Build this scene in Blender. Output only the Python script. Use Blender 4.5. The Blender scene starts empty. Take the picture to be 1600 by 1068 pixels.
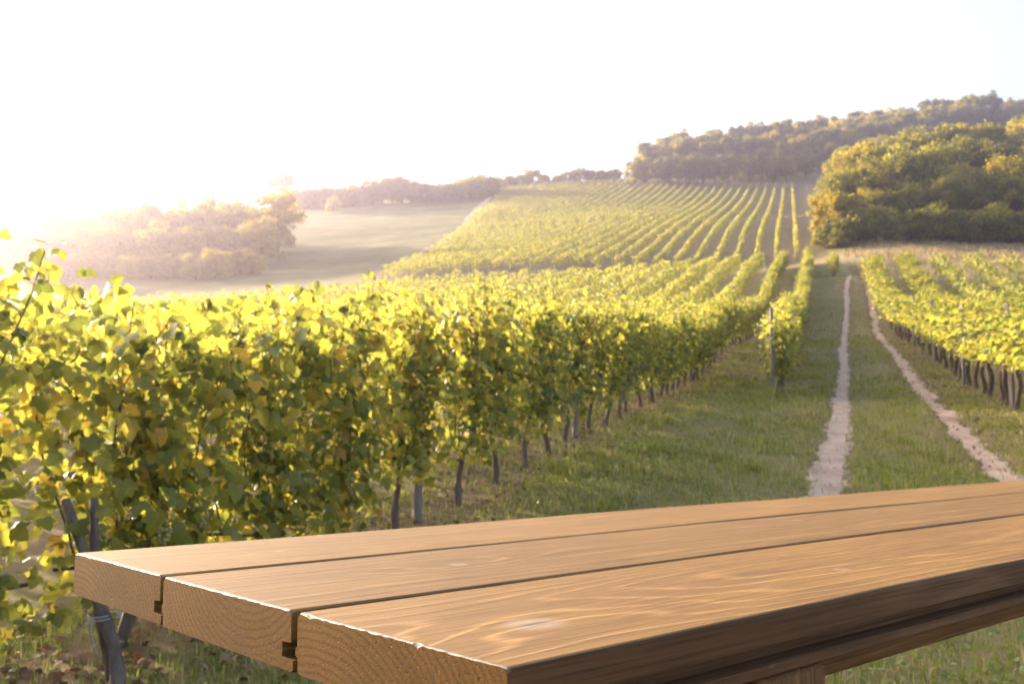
import bpy, math, random
import numpy as np
R = math.radians
rng = np.random.default_rng(7)
random.seed(7)
scene = bpy.context.scene
COL = scene.collection

# ------------------------------------------------------------------ camera, sky, sun, exposure
CAM_Z = 1.05
cam_d = bpy.data.cameras.new('camera')
cam_d.sensor_width = 36.0
cam_d.lens = 35.0
cam_d.clip_start = 0.05
cam_d.clip_end = 6000
cam_d.dof.use_dof = True
cam_d.dof.focus_distance = 0.86
cam_d.dof.aperture_fstop = 17.0
cam = bpy.data.objects.new('camera', cam_d)
COL.objects.link(cam)
cam.location = (0, 0, CAM_Z)
cam.rotation_euler = (R(90 + 5.25), 0, R(17.3))
scene.camera = cam

SUN_AZ = 65.0      # degrees left of the vine rows
SUN_EL = 17.0
sdir = np.array([-math.sin(R(SUN_AZ)) * math.cos(R(SUN_EL)), math.cos(R(SUN_AZ)) * math.cos(R(SUN_EL)), math.sin(R(SUN_EL))])
world = bpy.data.worlds.new('World')
scene.world = world
world.use_nodes = True
wn = world.node_tree
wn.nodes.clear()
sky = wn.nodes.new('ShaderNodeTexSky')
sky.sky_type = 'NISHITA'
sky.sun_disc = False
sky.sun_elevation = R(SUN_EL)
sky.sun_rotation = R(-SUN_AZ)
sky.air_density = 0.8
sky.dust_density = 4.0
sky.ozone_density = 0.4
bg = wn.nodes.new('ShaderNodeBackground')
bg.inputs['Strength'].default_value = 0.15
wo = wn.nodes.new('ShaderNodeOutputWorld')
wn.links.new(sky.outputs[0], bg.inputs[0])
wn.links.new(bg.outputs[0], wo.inputs[0])

sun_d = bpy.data.lights.new('sun', 'SUN')
sun_d.energy = 5.0
sun_d.angle = R(0.53)
sun_d.color = (1.0, 0.84, 0.62)
sun = bpy.data.objects.new('sun', sun_d)
COL.objects.link(sun)
from mathutils import Vector, Matrix
sun.rotation_euler = Vector(tuple(-sdir)).to_track_quat('-Z', 'Y').to_euler()
sun.location = (-30, 10, 40)

vs = scene.view_settings
vs.view_transform = 'Standard'
vs.look = 'None'
vs.exposure = 2.05
vs.gamma = 1.0
vs.use_curve_mapping = False
cy = scene.cycles
cy.use_denoising = True
cy.max_bounces = 7
cy.diffuse_bounces = 3
cy.glossy_bounces = 2
cy.transmission_bounces = 5
cy.volume_bounces = 0
cy.sample_clamp_indirect = 4
cy.use_adaptive_sampling = True
cy.adaptive_threshold = 0.02

# ------------------------------------------------------------------ helpers
def tag(o, label=None, cat=None, group=None, kind=None):
    if label: o['label'] = label
    if cat: o['category'] = cat
    if group: o['group'] = group
    if kind: o['kind'] = kind
    return o

def mesh_np(name, v, polys, mat=None, smooth=False, matidx=None):
    """polys: list of int arrays (n,k)"""
    me = bpy.data.meshes.new(name)
    v = np.asarray(v, dtype=np.float32)
    me.vertices.add(len(v))
    me.vertices.foreach_set('co', v.ravel())
    loops = np.concatenate([p.ravel() for p in polys]).astype(np.int32)
    totals = np.concatenate([np.full(len(p), p.shape[1], np.int32) for p in polys])
    starts = np.concatenate([[0], np.cumsum(totals)[:-1]]).astype(np.int32)
    me.loops.add(len(loops))
    me.loops.foreach_set('vertex_index', loops)
    me.polygons.add(len(totals))
    me.polygons.foreach_set('loop_start', starts)
    me.polygons.foreach_set('loop_total', totals)
    if matidx is not None:
        me.polygons.foreach_set('material_index', np.asarray(matidx, np.int32))
    me.polygons.foreach_set('use_smooth', np.full(len(totals), bool(smooth)))
    me.update(calc_edges=True)
    me.validate()
    if mat is not None:
        for m in (mat if isinstance(mat, (list, tuple)) else [mat]):
            me.materials.append(m)
    return me

def obj(name, me, parent=None, loc=None, rot=None, scale=None):
    o = bpy.data.objects.new(name, me)
    COL.objects.link(o)
    if parent is not None: o.parent = parent
    if loc is not None: o.location = loc
    if rot is not None: o.rotation_euler = rot
    if scale is not None: o.scale = scale
    return o

def empty(name, loc, rz=0.0, scale=1.0):
    o = bpy.data.objects.new(name, None)
    COL.objects.link(o)
    o.location = loc
    o.rotation_euler = (0, 0, rz)
    o.scale = (scale, scale, scale) if np.isscalar(scale) else scale
    o.empty_display_size = 0.2
    return o

class Acc:
    def __init__(s): s.v = []; s.f = {}; s.n = 0
    def add(s, v, f):
        v = np.asarray(v, float); f = np.asarray(f, int)
        s.v.append(v); s.f.setdefault(f.shape[1], []).append(f + s.n); s.n += len(v)
    def tube(s, pts, rad, k=6, cap=True):
        pts = np.asarray(pts, float); rad = np.broadcast_to(np.asarray(rad, float), (len(pts),))
        tan = np.gradient(pts, axis=0)
        tan /= np.linalg.norm(tan, axis=1, keepdims=True) + 1e-9
        ref = np.array([0.31, 0.95, 0.1])
        a = np.cross(tan, ref); a /= np.linalg.norm(a, axis=1, keepdims=True) + 1e-9
        b = np.cross(tan, a)
        ang = np.linspace(0, 2 * np.pi, k, endpoint=False)
        ring = pts[:, None, :] + rad[:, None, None] * (np.cos(ang)[None, :, None] * a[:, None, :] + np.sin(ang)[None, :, None] * b[:, None, :])
        n = len(pts)
        i = np.arange(n - 1)[:, None]; j = np.arange(k)[None, :]
        f = np.stack([i * k + j, i * k + (j + 1) % k, (i + 1) * k + (j + 1) % k, (i + 1) * k + j], -1).reshape(-1, 4)
        s.add(ring.reshape(-1, 3), f)
        if cap:
            base = s.n - n * k
            for r0 in (0, (n - 1) * k):
                s.f.setdefault(k, []).append(np.array([[base + r0 + q for q in range(k)]]))
    def mesh(s, name, mat, smooth=False):
        return mesh_np(name, np.concatenate(s.v), [np.concatenate(x) for x in s.f.values()], mat, smooth)

ORD = ['first', 'second', 'third', 'fourth', 'fifth', 'sixth', 'seventh', 'eighth', 'ninth', 'tenth', 'eleventh', 'twelfth', 'thirteenth', 'fourteenth', 'fifteenth', 'sixteenth', 'seventeenth', 'eighteenth', 'nineteenth']
def ordinal(i):   # 1-based
    if i < 20: return ORD[i - 1]
    t, u = divmod(i, 10)
    T = ['', '', 'twent', 'thirt', 'fort', 'fift', 'sixt', 'sevent', 'eight', 'ninet'][t]
    return T + 'ieth' if u == 0 else T + 'y-' + ORD[u - 1]

# ------------------------------------------------------------------ terrain height (thin plate spline through surveyed points; x across rows, y along rows)
CP = [(-3.1, 36.7, 4.2), (-3.0, 71.3, 10.5), (-3.0, 91.2, 15.3), (-2.8, 100.7, 17.3), (-2.0, 114.6, 20.2), (-1.6, 182.8, 40.0), (-0.9, 277.3, 68.3), (2.7, 89.9, 14.6), (4.1, 76.7, 12.6), (8.9, 78.2, 12.5), (14.3, 79.9, 12.5), (3.6, 100.6, 18.0), (10.1, 102.6, 18.2), (19.0, 105.4, 18.1), (2.2, 118.0, 22.6), (12.0, 121.0, 22.9), (22.4, 124.3, 22.8), (16.2, 162.2, 34.9), (30.3, 166.6, 36.9), (10.2, 233.6, 55.1), (49.0, 266.6, 69.6), (-0.9, 324.4, 86.5), (-34.0, 314.1, 83.8), (67.8, 366.7, 103.1), (-46.0, 425.6, 114.9), (92.5, 500.1, 141.8), (-9.4, 39.0, 4.1), (-20.5, 35.5, 4.0), (-31.6, 32.1, 3.9), (-15.3, 63.3, 8.3), (-23.3, 60.8, 8.2), (-33.4, 57.7, 7.8), (-51.4, 52.1, 7.4), (-22.8, 94.5, 15.6), (-34.9, 90.7, 15.0), (-49.8, 86.1, 13.6), (-64.8, 81.4, 12.7), (-76.8, 77.7, 12.1), (-26.4, 109.1, 19.7), (-40.3, 104.8, 19.2), (-53.5, 124.7, 24.0), (-60.4, 154.0, 32.6), (-72.6, 202.6, 47.9), (-85.3, 256.2, 65.2), (-86.2, 276.9, 72.9), (-68.1, 282.5, 74.2), (-53.6, 281.8, 73.2), (-30.2, 278.6, 70.4), (-36.7, 177.1, 39.3), (-57.2, 207.4, 48.2), (-62.5, 127.2, 24.0), (-72.9, 123.9, 23.6), (-101.8, 177.8, 40.6), (-84.4, 183.2, 41.2), (-135.0, 235.5, 60.0), (-111.9, 242.7, 61.7), (-97.1, 252.5, 63.4), (-87.0, 109.1, 20.1), (-103.0, 104.1, 19.7), (-134.1, 167.7, 38.3), (-158.9, 160.0, 37.6), (-155.0, 255.5, 67.5), (-194.7, 243.1, 63.6), (-230.7, 231.9, 60.7), (-333.9, 335.9, 84.2), (-224.4, 370.0, 91.7), (-132.8, 398.6, 97.2), (-85.6, 413.3, 101.4), (-109.9, 70.5, 11.1), (-220.3, 140.9, 27.8), (-441.5, 281.4, 67.6), (20.1, 48.2, 4.1), (40.7, 96.5, 13.7), (82.2, 193.2, 37.2), (181.4, 423.1, 103.4)]
CT, ST = math.cos(R(17.3)), math.sin(R(17.3))
def cam_plan(t, s): return t * CT + s * ST, -t * ST + s * CT      # sideways, ahead
def world_plan(X, d): return X * CT - d * ST, X * ST + d * CT
for d in (6, 9, 14, 20, 26):
    for X in (-0.6 * d - 10, -0.25 * d, 0.2 * d, 0.55 * d + 6):
        t_, s_ = world_plan(X, d); CP.append((t_, s_, -0.6 + 0.117 * d))
for d in (3.6, 0, -12):
    for X in (-10, 0, 10):
        t_, s_ = world_plan(X, d); CP.append((t_, s_, 0.0))
CP = np.array(CP)
def _tps_k(r2): return np.where(r2 > 1e-9, 0.5 * r2 * np.log(np.maximum(r2, 1e-9)), 0.0)
_n = len(CP)
_P = CP[:, :2] / 100.0
_K = _tps_k(((_P[:, None] - _P[None]) ** 2).sum(-1)) + np.eye(_n) * 2e-5
_A = np.zeros((_n + 3, _n + 3))
_A[:_n, :_n] = _K; _A[:_n, _n] = 1; _A[:_n, _n + 1:] = _P; _A[_n, :_n] = 1; _A[_n + 1:, :_n] = _P.T
_W = np.linalg.solve(_A, np.concatenate([CP[:, 2], np.zeros(3)]))
def rut_left(s): return np.interp(s, [-5, 4, 7, 9, 25, 45, 70, 82, 90], [-2.4, -0.9, -0.3, 0.0, 0.48, 0.95, 1.75, 2.35, 3.1])
def rut_right(s): return np.interp(s, [-5, 10, 22, 45, 70, 82, 90], [1.65, 1.75, 2.1, 2.5, 3.2, 3.75, 4.6])
def ground(t, s):
    t = np.atleast_1d(np.asarray(t, float)); s = np.atleast_1d(np.asarray(s, float))
    sh = np.broadcast(t, s).shape
    t, s = np.broadcast_to(t, sh).ravel(), np.broadcast_to(s, sh).ravel()
    out = np.empty(len(t))
    for i in range(0, len(t), 40000):
        q = np.stack([t[i:i + 40000], s[i:i + 40000]], 1) / 100.0
        r2 = ((q[:, None] - _P[None]) ** 2).sum(-1)
        out[i:i + 40000] = _tps_k(r2) @ _W[:_n] + _W[_n] + q @ _W[_n + 1:]
    out = np.where(out > 95, 95 + 14 * np.tanh((out - 95) / 14), out)      # the ridge levels off
    # small humps and the two worn wheel ruts
    out += 0.02 * np.sin(t * 2.3 + 0.7 * s) * np.sin(s * 1.3 - t) * (s < 120)
    for rf in (rut_left, rut_right):
        out -= 0.045 * np.exp(-((t - rf(s)) / 0.2) ** 2) * (s < 92)
    return out.reshape(sh)
def gz(t, s): return float(ground(t, s)[0])

# ------------------------------------------------------------------ materials
def new_mat(name):
    m = bpy.data.materials.new(name); m.use_nodes = True
    nt = m.node_tree; nt.nodes.clear()
    out = nt.nodes.new('ShaderNodeOutputMaterial')
    return m, nt, out
def N(nt, t, **kw):
    n = nt.nodes.new(t)
    for k, v in kw.items():
        if hasattr(n, k): setattr(n, k, v)
        else: n.inputs[k].default_value = v
    return n
def ramp(nt, fac, stops, interp='LINEAR'):
    r = nt.nodes.new('ShaderNodeValToRGB'); cr = r.color_ramp; cr.interpolation = interp
    while len(cr.elements) > len(stops): cr.elements.remove(cr.elements[-1])
    while len(cr.elements) < len(stops): cr.elements.new(0.5)
    for e, (p, c) in zip(cr.elements, stops):
        e.position = p; e.color = (*c, 1)
    nt.links.new(fac, r.inputs[0]); return r.outputs[0]
def mixc(nt, fac, a, b, mode='MIX'):
    m = nt.nodes.new('ShaderNodeMix'); m.data_type = 'RGBA'; m.blend_type = mode
    for sck, val in ((m.inputs[0], fac), (m.inputs[6], a), (m.inputs[7], b)):
        if hasattr(val, 'is_linked'): nt.links.new(val, sck)
        else: sck.default_value = val if not isinstance(val, tuple) else (*val, 1)
    return m.outputs[2]
def math_n(nt, op, a, b=None, clamp=False):
    m = nt.nodes.new('ShaderNodeMath'); m.operation = op; m.use_clamp = clamp
    for i, val in enumerate((a, b)):
        if val is None: continue
        if hasattr(val, 'is_linked'): nt.links.new(val, m.inputs[i])
        else: m.inputs[i].default_value = val
    return m.outputs[0]

def leaf_material(name, stops, trans, rough=0.45, fac=0.5, spec=0.35, patch=0.08, per=0.16):
    m, nt, out = new_mat(name)
    geo = N(nt, 'ShaderNodeNewGeometry')
    oi = N(nt, 'ShaderNodeObjectInfo')
    nz = N(nt, 'ShaderNodeTexNoise', Scale=0.35, Detail=2.0)
    nt.links.new(geo.outputs['Position'], nz.inputs['Vector'])
    a = math_n(nt, 'MULTIPLY_ADD', oi.outputs['Random'], per)
    nt.nodes[-1].inputs[2].default_value = -per / 2
    b = math_n(nt, 'MULTIPLY_ADD', nz.outputs[0], patch * 4)
    nt.nodes[-1].inputs[2].default_value = -patch * 2
    f = math_n(nt, 'ADD', geo.outputs['Random Per Island'], math_n(nt, 'ADD', a, b), clamp=True)
    col = ramp(nt, f, stops)
    tcol = ramp(nt, f, trans)
    p = N(nt, 'ShaderNodeBsdfPrincipled', Roughness=rough)
    p.inputs['Specular IOR Level'].default_value = spec
    nt.links.new(col, p.inputs['Base Color'])
    t = N(nt, 'ShaderNodeBsdfTranslucent')
    nt.links.new(tcol, t.inputs[0])
    mx = N(nt, 'ShaderNodeMixShader'); mx.inputs[0].default_value = fac
    nt.links.new(p.outputs[0], mx.inputs[1]); nt.links.new(t.outputs[0], mx.inputs[2])
    nt.links.new(mx.outputs[0], out.inputs[0])
    return m

M = {}
M['vine_leaf'] = leaf_material('vine_leaf',
    [(0.0, (0.06, 0.085, 0.024)), (0.45, (0.11, 0.14, 0.03)), (0.8, (0.19, 0.20, 0.03)), (0.97, (0.27, 0.24, 0.03)), (1.0, (0.26, 0.14, 0.03))],
    [(0.0, (0.23, 0.27, 0.04)), (0.45, (0.42, 0.42, 0.055)), (0.8, (0.62, 0.55, 0.075)), (1.0, (0.66, 0.48, 0.07))], fac=0.5)
M['tree_leaf'] = leaf_material('tree_leaf',
    [(0.0, (0.06, 0.075, 0.02)), (0.5, (0.14, 0.15, 0.03)), (1.0, (0.25, 0.23, 0.04))],
    [(0.0, (0.18, 0.19, 0.015)), (0.5, (0.38, 0.35, 0.02)), (1.0, (0.52, 0.43, 0.02))], fac=0.5, rough=0.6, spec=0.2, per=0.6)
M['tree_leaf_yellow'] = leaf_material('tree_leaf_yellow',
    [(0.0, (0.12, 0.135, 0.02)), (0.5, (0.22, 0.22, 0.03)), (1.0, (0.34, 0.28, 0.035))],
    [(0.0, (0.32, 0.28, 0.015)), (0.5, (0.52, 0.41, 0.02)), (1.0, (0.64, 0.44, 0.02))], fac=0.5, rough=0.6, spec=0.2, per=0.6)
M['grass'] = leaf_material('grass',
    [(0.0, (0.10, 0.14, 0.022)), (0.38, (0.22, 0.245, 0.035)), (0.6, (0.37, 0.315, 0.085)), (1.0, (0.56, 0.42, 0.2))],
    [(0.0, (0.2, 0.28, 0.02)), (0.5, (0.34, 0.40, 0.03)), (0.75, (0.3, 0.29, 0.06)), (1.0, (0.4, 0.32, 0.14))], fac=0.35, rough=0.5, spec=0.25, patch=0.16)
M['dry_grass'] = leaf_material('dry_grass',
    [(0.0, (0.22, 0.17, 0.08)), (0.6, (0.42, 0.32, 0.17)), (1.0, (0.52, 0.41, 0.24))],
    [(0.0, (0.3, 0.22, 0.1)), (1.0, (0.5, 0.36, 0.18))], fac=0.35, rough=0.7, spec=0.1)
M['dead_leaf'] = leaf_material('dead_leaf',
    [(0.0, (0.10, 0.06, 0.035)), (0.5, (0.24, 0.14, 0.085)), (1.0, (0.36, 0.24, 0.16))],
    [(0.0, (0.14, 0.08, 0.03)), (1.0, (0.3, 0.17, 0.07))], fac=0.2, rough=0.8, spec=0.1)

def bark_material(name, c0, c1, scale=18.0, rough=0.9, stretch=0.25):
    m, nt, out = new_mat(name)
    tc = N(nt, 'ShaderNodeTexCoord'); mp = N(nt, 'ShaderNodeMapping')
    mp.inputs['Scale'].default_value = (1, 1, stretch)
    nt.links.new(tc.outputs['Object'], mp.inputs[0])
    nz = N(nt, 'ShaderNodeTexNoise', Scale=scale, Detail=6.0, Roughness=0.7)
    nt.links.new(mp.outputs[0], nz.inputs['Vector'])
    col = ramp(nt, nz.outputs[0], [(0.3, c0), (0.7, c1)])
    p = N(nt, 'ShaderNodeBsdfPrincipled', Roughness=rough)
    p.inputs['Specular IOR Level'].default_value = 0.2
    nt.links.new(col, p.inputs['Base Color'])
    bp = N(nt, 'ShaderNodeBump', Strength=0.6, Distance=0.01)
    nt.links.new(nz.outputs[0], bp.inputs['Height']); nt.links.new(bp.outputs[0], p.inputs['Normal'])
    nt.links.new(p.outputs[0], out.inputs[0])
    return m
M['bark'] = bark_material('bark', (0.06, 0.042, 0.032), (0.2, 0.15, 0.115))
M['tree_bark'] = bark_material('tree_bark', (0.05, 0.04, 0.03), (0.15, 0.12, 0.09), 4.0)
M['post'] = bark_material('post_wood', (0.12, 0.095, 0.08), (0.30, 0.25, 0.22), 26.0, stretch=0.08)
M['twine'] = bark_material('twine', (0.26, 0.24, 0.25), (0.42, 0.39, 0.4), 60.0)
M['pale'] = bark_material('pale_paint', (0.55, 0.55, 0.6), (0.7, 0.7, 0.74), 9.0, rough=0.5)

def grape_mat():
    m, nt, out = new_mat('grape_skin')
    geo = N(nt, 'ShaderNodeNewGeometry')
    col = ramp(nt, geo.outputs['Random Per Island'], [(0, (0.22, 0.24, 0.06)), (0.6, (0.38, 0.34, 0.10)), (1, (0.45, 0.33, 0.13))])
    p = N(nt, 'ShaderNodeBsdfPrincipled', Roughness=0.4)
    p.inputs['Subsurface Weight'].default_value = 0.0
    nt.links.new(col, p.inputs['Base Color']); nt.links.new(p.outputs[0], out.inputs[0])
    return m
M['grape'] = grape_mat()

def ground_mat():
    m, nt, out = new_mat('ground_cover')
    geo = N(nt, 'ShaderNodeNewGeometry')
    at = N(nt, 'ShaderNodeAttribute'); at.attribute_name = 'cover'
    sep = N(nt, 'ShaderNodeSeparateColor'); nt.links.new(at.outputs['Color'], sep.inputs[0])
    n1 = N(nt, 'ShaderNodeTexNoise', Scale=0.55, Detail=5.0, Roughness=0.6)
    n2 = N(nt, 'ShaderNodeTexNoise', Scale=9.0, Detail=6.0, Roughness=0.75)
    n3 = N(nt, 'ShaderNodeTexNoise', Scale=60.0, Detail=4.0, Roughness=0.8)
    n4 = N(nt, 'ShaderNodeTexNoise', Scale=0.09, Detail=7.0, Roughness=0.65)
    for n in (n1, n2, n3, n4): nt.links.new(geo.outputs['Position'], n.inputs['Vector'])
    s = math_n(nt, 'ADD', math_n(nt, 'ADD', math_n(nt, 'MULTIPLY', n1.outputs[0], 0.35), math_n(nt, 'MULTIPLY', n2.outputs[0], 0.4)), math_n(nt, 'MULTIPLY', n4.outputs[0], 0.25))
    green = ramp(nt, s, [(0.34, (0.12, 0.12, 0.035)), (0.48, (0.23, 0.195, 0.07)), (0.58, (0.31, 0.235, 0.11)), (0.72, (0.40, 0.30, 0.17))])
    straw = ramp(nt, math_n(nt, 'ADD', math_n(nt, 'MULTIPLY', n4.outputs[0], 0.6), math_n(nt, 'MULTIPLY', n2.outputs[0], 0.4)), [(0.35, (0.17, 0.16, 0.065)), (0.5, (0.27, 0.22, 0.10)), (0.68, (0.42, 0.32, 0.17))])
    soil = ramp(nt, n2.outputs[0], [(0.3, (0.13, 0.085, 0.055)), (0.55, (0.22, 0.15, 0.10)), (0.75, (0.33, 0.24, 0.17))])
    jag = math_n(nt, 'MULTIPLY', math_n(nt, 'SUBTRACT', s, 0.5), 1.6)
    f1 = math_n(nt, 'ADD', sep.outputs[0], jag, clamp=True)
    f2 = math_n(nt, 'ADD', sep.outputs[1], jag, clamp=True)
    c = mixc(nt, f1, green, straw)
    c = mixc(nt, math_n(nt, 'MULTIPLY', f2, 0.9), c, soil)
    mead = ramp(nt, math_n(nt, 'ADD', math_n(nt, 'MULTIPLY', n4.outputs[0], 0.7), math_n(nt, 'MULTIPLY', n2.outputs[0], 0.3)), [(0.36, (0.10, 0.105, 0.035)), (0.5, (0.17, 0.16, 0.065)), (0.62, (0.28, 0.23, 0.11))])
    c = mixc(nt, sep.outputs[2], c, mead)
    p = N(nt, 'ShaderNodeBsdfPrincipled', Roughness=0.95)
    p.inputs['Specular IOR Level'].default_value = 0.1
    nt.links.new(c, p.inputs['Base Color'])
    bp = N(nt, 'ShaderNodeBump', Strength=0.8, Distance=0.03)
    nt.links.new(math_n(nt, 'ADD', n2.outputs[0], n3.outputs[0]), bp.inputs['Height']); nt.links.new(bp.outputs[0], p.inputs['Normal'])
    nt.links.new(p.outputs[0], out.inputs[0])
    return m
M['ground'] = ground_mat()

def dirt_mat(name, c0, c1, c2):
    m, nt, out = new_mat(name)
    geo = N(nt, 'ShaderNodeNewGeometry')
    n1 = N(nt, 'ShaderNodeTexNoise', Scale=2.2, Detail=7.0, Roughness=0.7)
    n2 = N(nt, 'ShaderNodeTexNoise', Scale=28.0, Detail=6.0, Roughness=0.8)
    for n in (n1, n2): nt.links.new(geo.outputs['Position'], n.inputs['Vector'])
    s = math_n(nt, 'ADD', math_n(nt, 'MULTIPLY', n1.outputs[0], 0.5), math_n(nt, 'MULTIPLY', n2.outputs[0], 0.5))
    col = ramp(nt, s, [(0.34, c0), (0.5, c1), (0.66, c2)])
    p = N(nt, 'ShaderNodeBsdfPrincipled', Roughness=0.95)
    p.inputs['Specular IOR Level'].default_value = 0.1
    nt.links.new(col, p.inputs['Base Color'])
    bp = N(nt, 'ShaderNodeBump', Strength=0.9, Distance=0.03)
    nt.links.new(s, bp.inputs['Height']); nt.links.new(bp.outputs[0], p.inputs['Normal'])
    nt.links.new(p.outputs[0], out.inputs[0])
    return m
M['dirt'] = dirt_mat('rut_dirt', (0.25, 0.175, 0.115), (0.47, 0.345, 0.245), (0.60, 0.47, 0.36))

# ------------------------------------------------------------------ terrain sheet
def stretch_axis(lo, hi, fine0, fine1, step, grow):
    a = list(np.arange(fine0, fine1 + 1e-6, step))
    st = step; x = fine1
    while x < hi: st *= grow; x += st; a.append(min(x, hi))
    st = step; x = fine0; b = []
    while x > lo: st *= grow; x -= st; b.append(max(x, lo))
    return np.array(b[::-1] + a)
ROW0, PITCH = -3.16, 2.2
tx = stretch_axis(-620, 520, -4, 5.5, 0.1, 1.035)
sy = stretch_axis(-60, 660, 0, 40, 0.3, 1.03)
TT, SS = np.meshgrid(tx, sy)
ZZ = ground(TT, SS)
XX, DD = cam_plan(TT, SS)
nt_, ns_ = len(tx), len(sy)
ii = (np.arange(ns_ - 1)[:, None] * nt_ + np.arange(nt_ - 1)[None]).ravel()
gm = mesh_np('ground', np.stack([TT, SS, ZZ], -1).reshape(-1, 3), [np.stack([ii, ii + 1, ii + 1 + nt_, ii + nt_], 1)], M['ground'], smooth=True)
straw = np.zeros_like(TT); soil = np.zeros_like(TT)
straw += 0.9 * ((DD > 78) & (TT > 1.5) & (DD < 150))                       # dry meadow behind the right hand vines
straw += 0.35 * ((TT > 2.4) & (DD < 78))
straw += 0.12 * (DD > 125) * (TT < -53.5 - (SS - 124.7) * 0.242)
straw += 0.05 * (DD > 100)
meadow = ((DD > 118) & (TT < -53.5 - (SS - 124.7) * 0.242)).astype(float)
rowph = np.abs((TT - ROW0 + PITCH / 2) % PITCH - PITCH / 2)
vine_zone = ((TT < -2.4) & (DD < 99)) | ((TT < 0) & (SS > 20) & (DD < 99))
soil += np.where(vine_zone, 0.75 * np.exp(-(rowph / 0.45) ** 2), 0)
rr = np.abs((TT - 3.2 + PITCH / 2) % PITCH - PITCH / 2)
soil += np.where((TT > 2.2) & (DD < 76), 0.85 * np.exp(-(rr / 0.7) ** 2), 0)
soil += 0.5 * ((DD > 104) & (TT > -90) & (TT < 2) & (DD < 290) & (TT > -53.5 - (SS - 124.7) * 0.242))
for rf in (rut_left, rut_right):
    soil += np.where(SS < 92, 0.8 * np.exp(-((TT - rf(SS)) / 0.34) ** 2), 0)
att = gm.attributes.new('cover', 'FLOAT_COLOR', 'POINT')
cols = np.stack([straw.ravel(), soil.ravel(), meadow.ravel(), np.ones(straw.size)], 1).astype(np.float32)
att.data.foreach_set('color', cols.ravel())
g_o = obj('ground', gm); tag(g_o, 'grassy ground rising from the table to the hillside', 'ground', kind='structure')

# wheel ruts and the far field path
def strip(name, cs, widths, off, mat, jag=0.0, nacross=9, seed=0):
    r2 = np.random.default_rng(seed)
    cs = np.asarray(cs, float); n = len(cs)
    tan = np.gradient(cs, axis=0); tan /= np.linalg.norm(tan, axis=1, keepdims=True)
    nor = np.stack([tan[:, 1], -tan[:, 0]], 1)
    def wob(): 
        w = r2.normal(0, 1, n); k = np.ones(3) / 3; return np.convolve(w, k, 'same') * 1.5 + 0.8 * np.convolve(r2.normal(0, 1, n), np.ones(15) / 15, 'same') * 2
    wl = widths * (0.5 + jag * wob()); wr = widths * (0.5 + jag * wob())
    u = np.linspace(0, 1, nacross)
    pts = cs[:, None] + nor[:, None] * (-wl[:, None] + (wl + wr)[:, None] * u[None])[..., None]
    z = ground(pts[..., 0], pts[..., 1]) + off - 0.045 * np.abs(2 * u - 1)[None] ** 2.5 * (0.4 + 1.2 * r2.random((n, nacross))) * (off < 0.05) + r2.normal(0, 0.004, (n, nacross))
    v = np.concatenate([pts, z[..., None]], -1).reshape(-1, 3)
    i = (np.arange(n - 1)[:, None] * nacross + np.arange(nacross - 1)[None]).ravel()
    return mesh_np(name, v, [np.stack([i, i + 1, i + 1 + nacross, i + nacross], 1)], mat, smooth=True)
ss_ = np.concatenate([np.arange(1, 40, 0.14), np.arange(40, 89, 0.5)])
o = obj('path', strip('wheel_rut', np.stack([rut_left(ss_) + 0.02 * np.sin(ss_ * 0.5), ss_], 1), np.interp(ss_, [0, 12, 25, 90], [0.62, 0.46, 0.38, 0.48]), 0.02, M['dirt'], 0.09, seed=1))
tag(o, 'worn pale dirt wheel rut on the side of the vines left of the track', 'path', 'wheel ruts of the farm track', 'structure')
o = obj('path', strip('wheel_rut_b', np.stack([rut_right(ss_) + 0.025 * np.sin(ss_ * 0.45 + 1), ss_], 1), np.interp(ss_, [0, 12, 25, 90], [0.4, 0.38, 0.42, 0.48]), 0.02, M['dirt'], 0.12, seed=2))
tag(o, 'worn pale dirt wheel rut beside the vines right of the track', 'path', 'wheel ruts of the farm track', 'structure')
u_ = np.linspace(0, 1, 60)
bl = np.stack([-54.5 + (-85.3 + 54.5) * u_ + 1.5 * np.sin(u_ * 5), 126 + (262 - 126) * u_], 1)
o = obj('path', strip('field_path', bl + np.array([-1.6, 0]), np.full(60, 1.7), 0.12, M['dirt'], 0.12, seed=3))
tag(o, 'pale dirt path climbing between the meadow and the hillside vines', 'path', kind='structure')

# ------------------------------------------------------------------ leaf geometry builders
LEAF = np.array([(0, 0.22, 0.03), (0, 0, 0), (0.17, -0.13, -.03), (0.40, -0.10, -.09), (0.43, 0.13, -.07), (0.58, 0.36, -.13), (0.33, 0.44, -.04), (0.26, 0.68, -.08), (0, 0.98, -.14),
                 (-0.26, 0.68, -.08), (-0.33, 0.44, -.04), (-0.58, 0.36, -.13), (-0.43, 0.13, -.07), (-0.40, -0.10, -.09), (-0.17, -0.13, -.03)])
LEAF_F = np.array([(0, i, i + 1) for i in range(1, 14)] + [(0, 14, 1)])
KITE = np.array([(0, 0, 0), (0.45, 0.42, -0.08), (0, 1.0, -0.05), (-0.45, 0.42, -0.08)])
KITE_F = np.array([(0, 1, 2), (0, 2, 3)])
def place(tmpl, faces, pos, nor, tip, size, curl=None):
    """many copies of a small template: normal -> local z, tip -> local y"""
    nor = nor / (np.linalg.norm(nor, axis=1, keepdims=True) + 1e-9)
    tip = tip - nor * (tip * nor).sum(1, keepdims=True)
    tip = tip / (np.linalg.norm(tip, axis=1, keepdims=True) + 1e-9)
    xa = np.cross(tip, nor)
    v = (pos[:, None, :] + size[:, None, None] * (tmpl[None, :, 0:1] * xa[:, None] + tmpl[None, :, 1:2] * tip[:, None] + (tmpl[None, :, 2:3] if curl is None else tmpl[None, :, 2:3] * curl[:, None, None]) * nor[:, None]))
    f = faces[None] + (np.arange(len(pos)) * len(tmpl))[:, None, None]
    return v.reshape(-1, 3), f.reshape(-1, faces.shape[1])

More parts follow.
